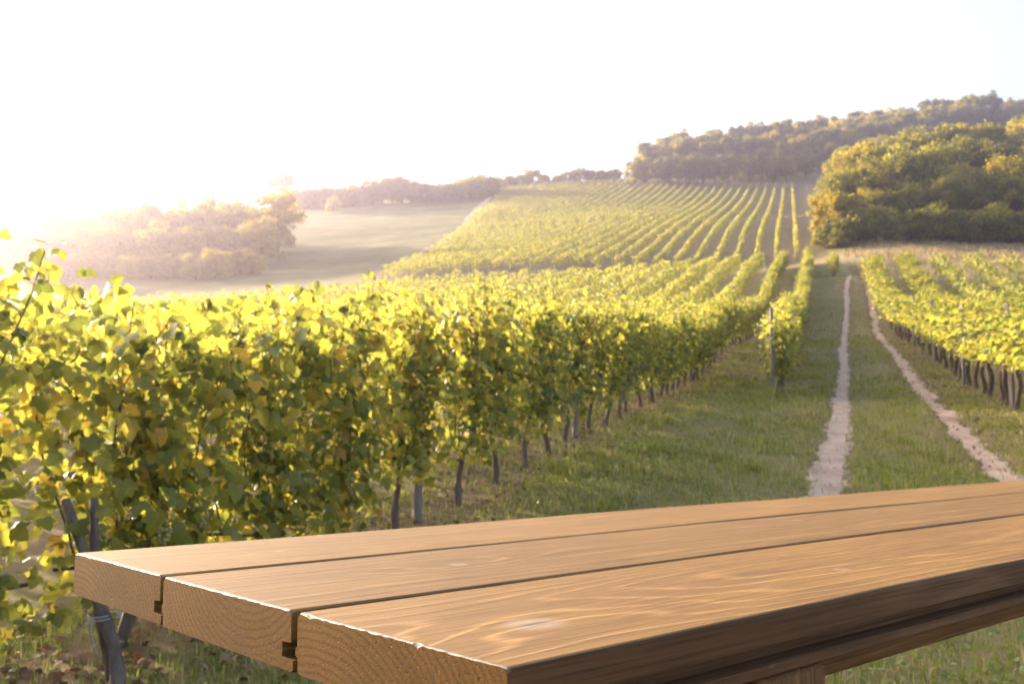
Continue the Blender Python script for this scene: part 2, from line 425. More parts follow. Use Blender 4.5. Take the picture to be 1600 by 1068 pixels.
def hanging(out_dir, n, r, up=0.55, jit=0.75):
    nor = out_dir * 0.8 + np.array([0, 0, up]) + r.normal(0, jit, (n, 3))
    tip = out_dir * 0.35 + np.array([0, 0, -0.8]) + r.normal(0, 0.5, (n, 3))
    return nor, tip

# ------------------------------------------------------------------ grapevine prototypes (y along the row, ~1.1 m of row each)
leaf_mesh = mesh_np('leaf', LEAF, [LEAF_F], M['vine_leaf'])
def make_vine_meshes(i, bottom, n_leaf=820, top=1.82):
    r = np.random.default_rng(100 + i)
    a = Acc()
    lean = r.normal(0, 0.045, 2)
    zc = bottom + 0.18
    z = np.linspace(-0.08, zc, 7)
    tr = np.stack([lean[0] * z / zc + 0.018 * np.sin(z * 9 + i), lean[1] * 1.6 * z / zc + 0.02 * np.cos(z * 8 + i), z], 1)
    a.tube(tr, np.interp(z, [-0.08, 0.1, zc], [0.04, 0.03, 0.024]) * (1 + 0.15 * r.normal(0, 1, 7)), 7)
    head = tr[-1]
    canes = []
    for sgn in (-1, 1):
        y = np.linspace(0, sgn * 0.52, 5)
        arm = head + np.stack([0.02 * np.sin(y * 12), y, 0.05 * np.sin(np.abs(y) * 3)], 1)
        a.tube(arm, np.linspace(0.018, 0.009, 5), 5)
        for q in r.beta(1.0, 1.5, 5) * 0.95 + 0.05:
            p0 = np.array([np.interp(q, np.linspace(0, 1, 5), arm[:, k]) for k in range(3)])
            n = 9; h = (top - p0[2]) * r.uniform(0.8, 1.08)
            u = np.linspace(0, 1, n)
            dr = r.normal(0, 1, 2)
            c = p0 + np.stack([0.13 * dr[0] * u + 0.03 * np.sin(u * 7 + r.uniform(0, 6)), 0.2 * dr[1] * u + 0.03 * np.cos(u * 6), h * u], 1)
            if r.random() < 0.35:      # shoot that flops over
                c[6:, 2] -= np.array([0.04, 0.14, 0.3]) * r.uniform(0.6, 1.2); c[6:, 0] += np.sign(dr[0]) * np.array([0.07, 0.15, 0.2])
            a.tube(c, np.linspace(0.0065, 0.0028, n), 4, cap=False)
            canes.append(c)
    pos = []; anchor = []
    for k in range(n_leaf):
        if r.random() < 0.62:
            c = canes[r.integers(len(canes))]; f = r.uniform(0, len(c) - 1.001); j = int(f)
            q0 = c[j] * (1 - f + j) + c[j + 1] * (f - j); p = q0 + r.normal(0, 1, 3) * np.array([0.08, 0.08, 0.05])
            anchor.append((k, q0))
        else:
            p = np.array([r.normal(0, 0.17), np.clip(r.normal(0, 0.36), -0.68, 0.68), bottom + (top - 0.22 - bottom) * r.beta(1.1, 1.1)])
        pos.append(p)
    pos = np.array(pos)
    pos[:, 2] = np.maximum(pos[:, 2], bottom - 0.12 + 0.2 * r.random(n_leaf))
    sd = np.sign(pos[:, 0] + r.normal(0, 0.06, n_leaf))
    od = np.stack([sd, np.zeros(n_leaf), np.zeros(n_leaf)], 1)
    nor, tip = hanging(od, n_leaf, r)
    size = (0.038 + 0.07 * r.beta(1.5, 1.5, n_leaf)) * np.where(pos[:, 2] > top - 0.1, 0.75, 1.0)
    v, f = place(LEAF, LEAF_F, pos, nor, tip, size, r.uniform(0.3, 2.6, n_leaf))
    # leaf stalks back to the cane
    ka = np.array([k for k, _ in anchor]); qa = np.array([q for _, q in anchor]); pa = pos[ka]
    ma = (qa + pa) / 2 + np.array([0, 0, 0.015]); w = np.array([0, 0.0016, 0.0012])
    pv_ = np.stack([qa - w, qa + w, ma - w, ma + w, pa], 1).reshape(-1, 3); b = (np.arange(len(ka)) * 5)[:, None] + len(v)
    f = np.concatenate([f, b + np.array([[0, 1, 3]]), b + np.array([[0, 3, 2]]), b + np.array([[2, 3, 4]])]); v = np.concatenate([v, pv_])
    return a.mesh('vine_trunk', M['bark'], True), mesh_np('vine_foliage', v, [f], M['vine_leaf'])
LOWV = [make_vine_meshes(i, 0.36, 1200) for i in range(6)]
DEEPV = [make_vine_meshes(30 + i, 0.2, 1300, 1.82) for i in range(3)]
HIGHV = [make_vine_meshes(10 + i, 0.8, 760, 1.8) for i in range(4)]

def ico(r):
    p = (1 + 5 ** 0.5) / 2
    v = np.array([(-1, p, 0), (1, p, 0), (-1, -p, 0), (1, -p, 0), (0, -1, p), (0, 1, p), (0, -1, -p), (0, 1, -p), (p, 0, -1), (p, 0, 1), (-p, 0, -1), (-p, 0, 1)], float)
    v *= r / np.linalg.norm(v[0])
    f = np.array([(0, 11, 5), (0, 5, 1), (0, 1, 7), (0, 7, 10), (0, 10, 11), (1, 5, 9), (5, 11, 4), (11, 10, 2), (10, 7, 6), (7, 1, 8), (3, 9, 4), (3, 4, 2), (3, 2, 6), (3, 6, 8), (3, 8, 9), (4, 9, 5), (2, 4, 11), (6, 2, 10), (8, 6, 7), (9, 8, 1)])
    return v, f
def make_cluster(seed):
    r = np.random.default_rng(seed); a = Acc(); iv, if_ = ico(1.0)
    for k in range(46):
        u = r.random() ** 0.7
        rad = 0.042 * (1 - u) ** 0.6 + 0.006; an = r.uniform(0, 6.28)
        p = np.array([rad * math.cos(an), rad * math.sin(an), -0.02 - 0.13 * u])
        a.add(iv * r.uniform(0.0085, 0.0115) + p, if_)
    a.tube([(0, 0, 0.05), (0.004, 0, 0.0), (0, 0, -0.05)], 0.003, 4)
    return a.mesh('grape_cluster', M['grape'], True)
CLUST = [make_cluster(s) for s in range(3)]

def make_post(h, w, seed):
    """squared weathered stake with chamfered head and slight twist"""
    r = np.random.default_rng(seed); a = Acc()
    zs = [-0.1, 0.3, 0.9, h - 0.03, h]; pr = [w, w * 0.98, w * 0.95, w * 0.93, w * 0.6]
    vs_ = []
    for z, q in zip(zs, pr):
        tw = 0.05 * z; 
        for ax, ay in ((-1, -.8), (-.8, -1), (.8, -1), (1, -.8), (1, .8), (.8, 1), (-.8, 1), (-1, .8)):
            x, y = ax * q / 2 * (1 + r.normal(0, .02)), ay * q / 2 * (1 + r.normal(0, .02))
            vs_.append((x * math.cos(tw) - y * math.sin(tw) + 0.012 * z, x * math.sin(tw) + y * math.cos(tw), z))
    f = [(i * 8 + j, i * 8 + (j + 1) % 8, (i + 1) * 8 + (j + 1) % 8, (i + 1) * 8 + j) for i in range(len(zs) - 1) for j in range(8)]
    a.add(vs_, f); a.f.setdefault(8, []).append(np.array([[32 + j for j in range(8)]]))
    return a.mesh('vine_post', M['post'])
POSTS = [make_post(1.9, 0.085, s) for s in range(3)]

def grapevine(t, s, variants, label, group, near=False, sc=None, idx=0, flip=None, wide=1.0):
    tm, fm = variants[random.randrange(len(variants))]
    rz = (math.pi if (random.random() < 0.5 if flip is None else flip) else 0) + random.uniform(-0.12, 0.12)
    k = sc or random.uniform(0.93, 1.07)
    e = empty('grapevine', (t + random.uniform(-0.05, 0.05), s, gz(t, s)), rz, (wide, 1.0, k))
    tag(e, label, 'grapevine', group)
    obj('trunk', tm, e)
    f = obj('foliage', fm, e); f['kind'] = 'stuff'
    return e, rz

# front row left of the track: single vines
row_s = np.arange(-1.4, 99.5, 1.08)
cnt = 0
front = []
for i, s in enumerate(row_s):
    t = ROW0 + 0.02 * math.sin(s)
    s = float(s) + random.uniform(-0.08, 0.08)
    if s > 3.0: cnt += 1
    if s <= 3.0: lab, grp = 'grapevine at the outer left end of the front row beside the table', 'vines at the near end of the front row'
    elif cnt <= 16: lab, grp = f'{ordinal(cnt)} leafy grapevine along the front row, counted from the left picture edge', 'vines of the front row'
    else: lab, grp = 'leafy grapevine in the far stretch of the front row running uphill beside the track', 'far vines of the front row'
    sc = random.uniform(0.9, 1.07)
    if s < 4.6: sc = 0.95 + 0.06 * random.random()
    elif s < 13: sc = 1.0 + 0.07 * random.random()
    e, rz = grapevine(t, s, DEEPV if s < 6.2 else LOWV, lab, grp, sc=sc)
    front.append((e, rz, s))
    if 2.5 < s < 26:
        for c in range(random.choice((1, 2, 2, 3))):
            cx = random.uniform(0.1, 0.26) * (1 if math.cos(rz) > 0 else -1)
            obj('grape_cluster', random.choice(CLUST), e, (cx, random.uniform(-0.45, 0.45), random.uniform(0.5, 0.78)), (random.uniform(-.2, .2), 0, random.uniform(0, 6)), (1.1,) * 3)
# separate large leaves on the track side of the nearest vines
rl = np.random.default_rng(55)
for e, rz, s in front:
    if not (3.2 < s < 9.6): continue
    sg = 1 if math.cos(rz) > 0 else -1
    for k in range(34):
        px = sg * rl.uniform(0.16, 0.36); py = rl.uniform(-0.55, 0.55); pz = rl.uniform(0.5, 1.7)
        nor = Vector((sg * 0.7 + rl.normal(0, .5), rl.normal(0, .5), 0.55 + rl.normal(0, .4))).normalized()
        tip = Vector((sg * 0.3 + rl.normal(0, .4), rl.normal(0, .5), -0.8 + rl.normal(0, .3)))
        tip = (tip - nor * tip.dot(nor)).normalized()
        xa = tip.cross(nor)
        q = Matrix((xa, tip, nor)).transposed().to_euler()
        k_ = rl.uniform(0.075, 0.125)
        obj('leaf', leaf_mesh, e, (px, py, pz), q, (k_, k_, k_))
# stakes in the front row
pk = 0
for i, s in enumerate((7.6, 13.05, 19.3, 25.6, 32, 38.4, 45)):
    pk += 1
    o = obj('vine_post', POSTS[i % 3], None, (ROW0 - 0.02, s, gz(ROW0, s)), (0, 0, random.uniform(0, 3)), (0.8, 0.8, 0.9))
    tag(o, f'grey wooden stake standing among the front row vines, {ordinal(pk)} from the left', 'post', 'stakes of the front row')
# old trunk tied to its stake with pale twine, low left
ts, tt = 3.46, -2.80
z0 = gz(tt, ts)
e = empty('vine_stump', (tt, ts, z0))
tag(e, 'leaning bare vine trunk tied with pale twine, low behind the table corner', 'vine trunk')
a = Acc()
zz = np.linspace(-0.05, 0.75, 9)
a.tube(np.stack([0.06 - 0.26 * zz / 0.75 + 0.012 * np.sin(zz * 14), 0.03 * np.sin(zz * 7), zz], 1), np.interp(zz, [-.05, .1, .75], [0.034, 0.028, 0.02]) * (1 + .1 * np.sin(zz * 30)), 8)
obj('trunk', a.mesh('stump_trunk', M['bark'], True), e)
a = Acc()
a.tube(np.stack([-0.02 - 0.13 * zz / 0.75, 0.05 + 0.02 * np.cos(zz * 8), zz], 1), np.interp(zz, [-.05, .75], [0.028, 0.017]), 7)
obj('side_stem', a.mesh('side_stem', M['bark'], True), e)
a = Acc()
an = np.linspace(0, 2 * math.pi * 1.9, 26)
a.tube(np.stack([-0.035 + 0.062 * np.cos(an), 0.02 + 0.062 * np.sin(an), 0.27 + 0.012 * an / 6 + 0.01 * np.sin(an)], 1), 0.003, 5)
for sg, l in ((1, 0.11), (-0.5, 0.14)):
    u = np.linspace(0, 1, 7)
    a.tube(np.stack([-0.03 - 0.08 * u * sg, -0.05 - 0.03 * np.sin(u * 3), 0.27 - l * u ** 1.6], 1), 0.0022, 5)
obj('twine', a.mesh('twine', M['twine'], True), e)

# second, shorter row with its end post
cnt = 0
for s in np.arange(21.7, 98.5, 1.08):
    cnt += 1
    lab = f'{ordinal(cnt)} vine from the grey end post in the short row beside the track' if cnt <= 6 else 'vine in the far part of the short row that starts at the grey end post'
    grapevine(-0.96 + 0.1 * math.sin(s * 0.1), float(s), LOWV, lab, 'vines of the short row by the end post')
o = obj('vine_post', make_post(1.85, 0.07, 9), None, (-0.96, 21.2, gz(-0.96, 21.2)), (0.01, -0.015, 0.2))
tag(o, 'tall grey end post at the start of the short vine row beside the track', 'post')
cnt = 0
for s in np.arange(80, 90, 1.08):
    cnt += 1
    grapevine(1.15, float(s), LOWV, 'vine in the stub of a row at the far end of the track', 'vines of the stub row')

# first two rows on the right
for k in range(2):
    cnt = 0
    for s in np.arange(11.5 + 6 * k, 75, 1.08):
        cnt += 1
        t = 3.25 + PITCH * k + 0.006 * (s - 19)
        nm = ('row right of the track', 'second row right of the track')[k]
        lab = f'{ordinal(cnt)} vine from the near end of the {nm}' if cnt <= 14 else f'vine in the far stretch of the {nm}'
        grapevine(t, float(s), HIGHV, lab, f'vines of the {nm}', wide=1.7)
for i, s in enumerate((13.2, 19.3, 25.4, 31.6, 38)):
    o = obj('vine_post', POSTS[i % 3], None, (3.18, s, gz(3.2, s)), (0, 0, random.uniform(0, 3)))
    tag(o, f'grey stake under the yellow leaves right of the track, {ordinal(i + 1)} from the camera', 'post', 'stakes right of the track')

# ------------------------------------------------------------------ hedge-like vine rows farther off
END_POST = make_post(1.75, 0.12, 21)
def vine_row(pts, per_m, size, label, group, bottom=0.4, top=1.85, half=0.26, seed=0, sub=None):
    r = np.random.default_rng(seed)
    pts = np.asarray(pts, float)
    seg = np.linalg.norm(np.diff(pts, axis=0), axis=1); L = np.concatenate([[0], np.cumsum(seg)])
    n = int(L[-1] * per_m)
    if n < 20: return
    u = r.uniform(0, L[-1], n)
    t = np.interp(u, L, pts[:, 0]); s = np.interp(u, L, pts[:, 1]); g = ground(t, s)
    d = pts[-1] - pts[0]; d /= np.linalg.norm(d); nr = np.array([d[1], -d[0]])
    # clumpy outline along the row
    cl = np.interp(u, np.arange(0, L[-1] + 1, 0.55), r.normal(0, 1, int((L[-1] + 1) / 0.55) + 1)[:len(np.arange(0, L[-1] + 1, 0.55))])
    alive = (cl > -1.75) | (r.random(n) < 0.25)
    h = bottom + (top + 0.13 * cl - bottom) * r.beta(1.4, 0.95, n)
    w = half * (1 + 0.12 * cl) * np.where(h > top - 0.35, 0.75, 1.0)
    lat = np.sign(r.normal(0, 1, n)) * w * r.beta(2.2, 0.9, n)
    pos = np.stack([t + nr[0] * lat, s + nr[1] * lat, g + h], 1)
    o0 = np.array([pts[0][0], pts[0][1], gz(*pts[0])])
    sd = np.sign(lat)[:, None]
    od = np.concatenate([nr[None] * sd, np.zeros((n, 1))], 1)
    nor, tip = hanging(od, n, r, up=0.6, jit=0.55)
    v, f = place(KITE, KITE_F, (pos - o0)[alive], nor[alive], tip[alive], (r.uniform(0.75, 1.25, n) * size)[alive])
    e = empty('vine_row', o0); tag(e, label, 'vine row', group)
    fo = obj('foliage', mesh_np('row_foliage', v, [f], M['vine_leaf']), e); fo['kind'] = 'stuff'
    obj('end_post', END_POST, e, (0, -0.1 * d[1], 0), None, (0.8, 0.8, 0.82))
    return e

for k in range(1, 33):      # flat block behind the front row
    t = ROW0 - PITCH * k
    s1 = (97.5 + 0.297 * t) / 0.955
    # where the row enters the picture on the left
    s0 = max(2.0, -t * (CT - 0.55 * ST) / (ST + 0.55 * CT) - 4.0)
    if s1 - s0 < 6: continue
    pts = [(t, s) for s in np.linspace(s0, s1, 30)]
    near = k <= 4
    vine_row(pts, 190 if k <= 2 else 120 if near else 62, 0.13 if k <= 2 else 0.16 if near else 0.21, f'{ordinal(k)} vine row behind the front row of the lower block', 'rows of the lower vine block', seed=200 + k)
for k in range(2, 7):       # right hand block
    s0 = 30 + 7 * (k - 2)
    pts = [(3.25 + PITCH * k + 0.006 * (s - 19), s) for s in np.linspace(s0, 76, 20)]
    vine_row(pts, 95, 0.17, f'{ordinal(k + 1)} vine row right of the track', 'rows right of the track', bottom=0.7, half=0.5, seed=300 + k)
# hillside block
nrow = 0
for k in range(0, 62):
    tb = -2.3 - PITCH * k
    def path(s): return tb - 0.024 * (s - 114)
    s0 = (110.5 + 0.297 * tb) / 0.955
    # left boundary: the dirt path
    while path(s0) < -53.3 - (s0 - 124.7) * 0.242 and s0 < 300: s0 += 1.0
    if s0 > 108: pass
    s1 = 283.0 if path(277) > -52 else 288.0
    if path(277) > -52: s1 = 276 + 0.1 * path(277)
    if s1 - s0 < 12: break
    nrow += 1
    sm = 182 + 0.25 * (path(182) + 3)          # lane across the hill
    segs = []
    for a_, b_ in ((s0, sm - 2.0), (max(s0, sm + 2.0), s1)):
        if b_ - a_ > 4: segs.append((a_, b_))
    if not segs: segs = [(s0, s1)]
    up = 0
    for a_, b_ in segs:
        pts = [(path(s), s) for s in np.linspace(a_, b_, 24)]
        where = 'below' if (b_ <= sm) else 'above'
        vine_row(pts, 52 if where == 'above' else 66, 0.24 if where == 'above' else 0.2, f'{ordinal(nrow)} hillside vine row counted from the wood side, {where} the cross lane', 'hillside vine rows', bottom=0.25, top=1.45, half=0.19, seed=400 + k * 2 + (where == 'above'))

# ------------------------------------------------------------------ trees
def make_tree(seed, h, spread, nl, leaf, mat, low=0.12, style='round'):
    r = np.random.default_rng(seed)
    a = Acc()
    th = h * 0.55
    z = np.linspace(-0.4, th, 7)
    tr = np.stack([0.05 * h * np.sin(z / h * 3 + seed) * z / h, 0.04 * h * np.cos(z / h * 2.5 + seed) * z / h, z], 1)
    r0 = 0.022 * h + 0.03
    a.tube(tr, np.linspace(r0 * 1.25, r0 * 0.45, 7), 8)
    lobes = []
    nb = 15
    for k in range(nb):
        f = r.uniform(0.25, 1.0); p0 = tr[min(6, int(f * 6))]
        an = k * 2.4 + r.uniform(-.4, .4); zt = h * (low + 0.12 + (0.92 - low - 0.16) * (k + 0.5) / nb)
        fr = (zt / h - low) / (1 - low)
        if style == 'round': wr = spread * (math.sin(math.pi * min(1, 0.16 + 0.80 * fr)) ** 0.7)
        else: wr = spread * (1 - fr) ** 0.55 * 0.95
        q = np.array([wr * 0.68 * math.cos(an) * r.uniform(0.6, 1.05), wr * 0.68 * math.sin(an) * r.uniform(0.6, 1.05), zt])
        u = np.linspace(0, 1, 5)[:, None]
        mid = (p0 + q) / 2 + np.array([0, 0, -0.04 * h])
        a.tube((1 - u) ** 2 * p0 + 2 * u * (1 - u) * mid + u ** 2 * q, np.linspace(r0 * 0.4, r0 * 0.1, 5), 5)
        lobes.append((q, spread * r.uniform(0.28, 0.46)))
    lobes.append((np.array([0, 0, h * 0.6]), spread * 0.5))
    P, NR = [], []
    per = nl // len(lobes)
    for q, rad in lobes:
        # sub clumps over each lobe
        m = 9
        dirs = r.normal(0, 1, (m, 3)); dirs[:, 2] = np.abs(dirs[:, 2]) * 1.0 - 0.25; dirs /= np.linalg.norm(dirs, axis=1, keepdims=True)
        for dv in dirs:
            c = q + dv * rad * 0.72; k = per // m
            dd = r.normal(0, 1, (k, 3)); dd /= np.linalg.norm(dd, axis=1, keepdims=True)
            rr_ = rad * 0.6 * r.beta(2.2, 1.3, k)[:, None]
            P.append(c + dd * rr_ * np.array([1, 1, 0.75])); NR.append(dd * 0.5 + dv * 0.6 + r.normal(0, 0.45, (k, 3)))
    P = np.concatenate(P); NR = np.concatenate(NR)
    P[:, 2] = np.maximum(P[:, 2], 0.15 + 0.3 * r.random(len(P)))
    tip = r.normal(0, 1, P.shape)
    v, f = place(KITE, KITE_F, P, NR, tip, r.uniform(0.7, 1.35, len(P)) * leaf)
    return a.mesh('tree_trunk', M['tree_bark'], True), mesh_np('tree_crown', v, [f], mat)
TREES = [make_tree(i, 10, 4.6, 10500, 0.27, M['tree_leaf'], low=0.08) for i in range(5)]
TREES_Y = [make_tree(20 + i, 10, 4.4, 10500, 0.27, M['tree_leaf_yellow'], low=0.06) for i in range(3)]
TALL = [make_tree(40 + i, 14, 4.6, 6500, 0.42, M['tree_leaf'], low=0.3) for i in range(4)]
BUSH = [make_tree(60 + i, 4, 2.9, 4200, 0.24, M['tree_leaf'], low=0.0) for i in range(3)]
def tree(variants, X, d, hscale, label, cat='tree', group=None, name='tree', wide=1.0, drop=0.0):
    t, s = world_plan(X, d)
    tm, cm = variants[random.randrange(len(variants))]
    e = empty(name, (t, s, gz(t, s) - drop), random.uniform(0, 6.28), (hscale * wide, hscale * wide, hscale))
    tag(e, label, cat, group)
    obj('trunk', tm, e); obj('crown', cm, e)
    return e
def px(x, d): return (x - 800) / 1556.0 * d
# near wood on the right
front_wood = [(1304, 114, .62, 1), (1334, 113, .55, 1), (1362, 116, .6, 1), (1392, 115, .55, 0), (1424, 117, .62, 0), (1455, 116, .58, 0), (1490, 118, .75, 0), (1528, 117, .62, 0), (1565, 119, .8, 0), (1600, 116, .75, 1), (1640, 118, .9, 0)]  # front-left trees get yellower leaves, partly standing in for sunlit sides
for x, d, hsc, y in front_wood:
    tree(TREES_Y if y else TREES, px(x, d), d, hsc, 'low tree with sunlit yellow put into its leaves at the left foot of the near wood' if y and x < 1400 else ('yellowish tree at the picture edge of the near wood' if y else 'low dark tree along the foot of the near wood'), group='trees at the foot of the near wood', wide=1.1)
for row, (d, hsc, xs) in enumerate(((126, .95, (1318, 1356, 1402, 1446, 1494, 1540, 1588, 1636)), (140, 1.05, (1352, 1398, 1444, 1490, 1536, 1584, 1632)), (156, 1.12, (1385, 1432, 1478, 1526, 1574, 1622)), (172, 1.15, (1420, 1466, 1512, 1558, 1606)))):
    for x in xs:
        v = TREES_Y if random.random() < 0.3 else TREES
        dd_ = d + random.uniform(-4, 4)
        tree(v, px(x + random.uniform(-8, 8), dd_), dd_, hsc * random.uniform(0.75, 1.2), 'full green tree packed into the near wood right of the track', group='trees packed into the near wood')
for i in range(26):
    x = 1296 + 13.5 * i; dd_ = 110.5 + random.uniform(-1.2, 1.6)
    tree(BUSH, px(x, dd_), dd_, random.uniform(.5, 1.0), 'low bush skirting the foot of the near wood', 'bush', 'bushes skirting the near wood', 'bush', 1.15)
for x, d in ((1340, 196), (1375, 205), (1362, 226), (1400, 232), (1385, 250), (1420, 214), (1450, 240)):
    tree(TREES, px(x, d), d, random.uniform(.95, 1.2), 'green tree on the slope between the near wood and the ridge wood', group='trees between the two woods')
# ridge forest
for d, n, x0, x1, hs in ((279, 22, 990, 1330, .72), (290, 24, 1000, 1600, .9), (302, 22, 1030, 1640, 1.0), (318, 20, 1080, 1650, 1.05), (335, 16, 1200, 1650, 1.05)):
    for i in range(n):
        x = x0 + (x1 - x0) * (i + 0.5) / n + random.uniform(-9, 9)
        dd_ = d + random.uniform(-4, 4)
        dd_ += (max(0, x - 1250)) * 0.08
        first = d == 279 and i < 2
        v = TREES_Y if (first or random.random() < 0.18) else (TALL if d > 285 and random.random() < 0.75 else TREES)
        k = hs * random.uniform(0.88, 1.12) * (0.95 if v is TALL else 1.15)
        tree(v, px(x, dd_), dd_, k, 'pale yellow green tree at the left tip of the ridge wood' if first else 'tree in the dense ridge wood above the hillside vines', group='trees at the tip of the ridge wood' if first else 'trees of the ridge wood')
# crest bushes between the two skylines
for x, d, k in ((758, 296, .8), (778, 298, .95), (797, 299, 1.0), (816, 299, 1.05), (833, 300, 1.3), (852, 302, .8), (872, 302, .75), (890, 301, 1.0), (908, 300, 1.15), (926, 301, .95), (944, 300, .9), (962, 299, .95)):
    tree(BUSH, px(x, d), d, k, 'dark bush on the crest line above the hillside vines', 'bush', 'bushes on the crest', 'bush', 1.15)
# tree line above the meadow
tree(TREES, px(435, 286), 286, 1.12, 'tall round-headed tree standing above the meadow tree line', wide=1.15)
tree(BUSH, px(515, 258), 258, 1.05, 'lone small bush standing in the pale meadow', 'bush', None, 'bush', 0.75)
for i, x in enumerate(np.arange(455, 772, 15.5)):
    d = 282 + random.uniform(-3, 3)
    big = 575 < x < 645
    tree(TREES if big else BUSH, px(x, d), d, (.8 if big else 1.45) * random.uniform(.9, 1.1), 'taller tree in the middle of the tree line above the meadow' if big else 'bushy tree in the low tree line above the meadow', group='taller trees of the meadow line' if big else 'low trees of the meadow line', wide=1.3, drop=0.7)
# hazy wood on the left
tree(TREES_Y, px(428, 168), 168, 1.18, 'yellow green tree at the meadow end of the hazy wood', wide=0.9)
for d, n, x0, x1, hs in ((140, 12, 20, 410, .5), (156, 11, -30, 430, .78), (172, 10, -40, 430, 1.0), (190, 9, -50, 400, 1.02)):
    for i in range(n):
        x = x0 + (x1 - x0) * (i + .5) / n + random.uniform(-8, 8)
        dd_ = d + random.uniform(-4, 4)
        v = TREES_Y if random.random() < .2 else TREES
        tree(v, px(x, dd_), dd_, hs * random.uniform(.85, 1.12), 'tree in the hazy wood behind the vines at left', group='trees of the hazy wood', wide=1.2, drop=0.9)
# pale slab on legs at the wood edge
X_, d_ = px(1588, 111.0), 111.0
t_, s_ = world_plan(X_, d_)
e = empty('bench', (t_, s_, gz(t_, s_)), R(14)); tag(e, 'small pale bench in the dark shade at the foot of the wood', 'bench')
def box_mesh(name, x0, x1, y0, y1, z0, z1, mat, ch=0.004):
    v, f = [], []
    a = Acc()
    for z, i_ in ((z0, ch), (z0 + ch, 0), (z1 - ch, 0), (z1, ch)):
        v += [(x0 + i_, y0 + i_, z), (x1 - i_, y0 + i_, z), (x1 - i_, y1 - i_, z), (x0 + i_, y1 - i_, z)]
    for q in range(3):
        for j in range(4): f.append((q * 4 + j, q * 4 + (j + 1) % 4, q * 4 + 4 + (j + 1) % 4, q * 4 + 4 + j))
    f += [(3, 2, 1, 0), (12, 13, 14, 15)]
    a.add(v, f); return a.mesh(name, mat)
obj('seat', box_mesh('bench_seat', -.65, .65, -.22, .22, .62, .74, M['pale']), e)
for sx in (-.5, .5): obj('leg', box_mesh('bench_leg', sx - .05, sx + .05, -.18, .18, -.1, .617, M['post']), e)
obj('backrest', box_mesh('bench_back', -.65, .65, .225, .265, .8, 1.02, M['pale']), e)

# ------------------------------------------------------------------ ground plants
def scatter_uv(n, t0, t1, s0, s1, r, power=1.0):
    return r.uniform(t0, t1, n), s0 + (s1 - s0) * r.random(n) ** power
def blades(n, t, s, hmin, hmax, width, r, lean=1.1, seg2=True):
    g = ground(t, s)
    an = r.uniform(0, 2 * math.pi, n); h = hmin + (hmax - hmin) * r.beta(1.5, 2.2, n); w = width * r.uniform(0.7, 1.3, n)
    side = np.stack([np.cos(an), np.sin(an), np.zeros(n)], 1); fw = np.stack([-np.sin(an), np.cos(an), np.zeros(n)], 1)
    bend = (r.random(n) * lean)[:, None]
    base = np.stack([t, s, g - 0.01], 1)
    up = np.array([0, 0, 1.0])
    m = base + fw * bend * h[:, None] * 0.25 + up * h[:, None] * 0.55
    tp = base + fw * bend * h[:, None] * 0.9 + up * (h * (1 - 0.3 * bend[:, 0]))[:, None]
    hw = (w / 2)[:, None]
    v = np.stack([base - side * hw, base + side * hw, m - side * hw * .8, m + side * hw * .8, tp], 1).reshape(-1, 3)
    b = (np.arange(n) * 5)[:, None]
    return v, [b + np.array([[0, 1, 3, 2]]), b + np.array([[2, 3, 4]])]
def keep_grass(t, s, r):
    k = np.ones(len(t), bool)
    for rf, w in ((rut_left, 0.2), (rut_right, 0.19)):
        dd = np.abs(t - rf(s)) / w
        k &= ~((dd < 0.6) & (r.random(len(t)) > 0.07)) & ~((dd < 1.1) & (r.random(len(t)) > 0.5))
    # patchy growth
    p = np.sin(t * 1.7 + 0.5 * s) + np.sin(s * 0.9 - t * 2.1) + np.sin(t * 4.1 + s * 2.7) * 0.6
    k &= r.random(len(t)) < np.clip(0.72 + 0.24 * p, 0.2, 1)
    under = np.abs(t - ROW0) < 0.35
    k &= ~(under & (r.random(len(t)) < 0.55))
    return k
V, F4, F3, off = [], [], [], 0
def add_bl(v, f):
    global off
    V.append(v); F4.append(f[0] + off); F3.append(f[1] + off); off += len(v)
r = np.random.default_rng(31)
for n, (t0, t1, s0, s1), hm, w in ((70000, (-3.9, 4.0, 3.0, 7), (0.025, 0.11), 0.006), (52000, (-3.9, 4.2, 6.5, 12), (0.03, 0.12), 0.007), (52000, (-3.9, 3.6, 10, 22), (0.03, 0.15), 0.009), (36000, (-3.6, 4, 22, 45), (0.04, 0.15), 0.016), (16000, (-3, 5, 45, 92), (0.05, 0.17), 0.035)):
    t, s = scatter_uv(n, t0, t1, s0, s1, r)
    X, d = cam_plan(t, s)
    k = keep_grass(t, s, r) & (np.abs(X) < 0.56 * d + 0.4)
    t, s = t[k], s[k]
    add_bl(*blades(len(t), t, s, hm[0], hm[1], w, r))
# taller tussocks: at post foot and scattered along the row
for q in range(170):
    t0 = r.uniform(-2.9, 3.0); s0 = 4 + 26 * r.random() ** 1.3
    if q < 6: t0, s0 = -0.96 + r.normal(0, .15), 21.0 + r.normal(0, .25)
    if min(abs(t0 - rut_left(s0)), abs(t0 - rut_right(s0))) < 0.35: continue
    n = 70
    add_bl(*blades(n, t0 + r.normal(0, .09, n), s0 + r.normal(0, .09, n), 0.1, 0.26 if q >= 6 else 0.42, 0.008, r, 0.9))
gv = np.concatenate(V)
o = obj('grass', mesh_np('grass', gv, [np.concatenate(F4), np.concatenate(F3)], M['grass']))
tag(o, 'short green and straw grass growing over the track and verge', 'grass', kind='stuff')
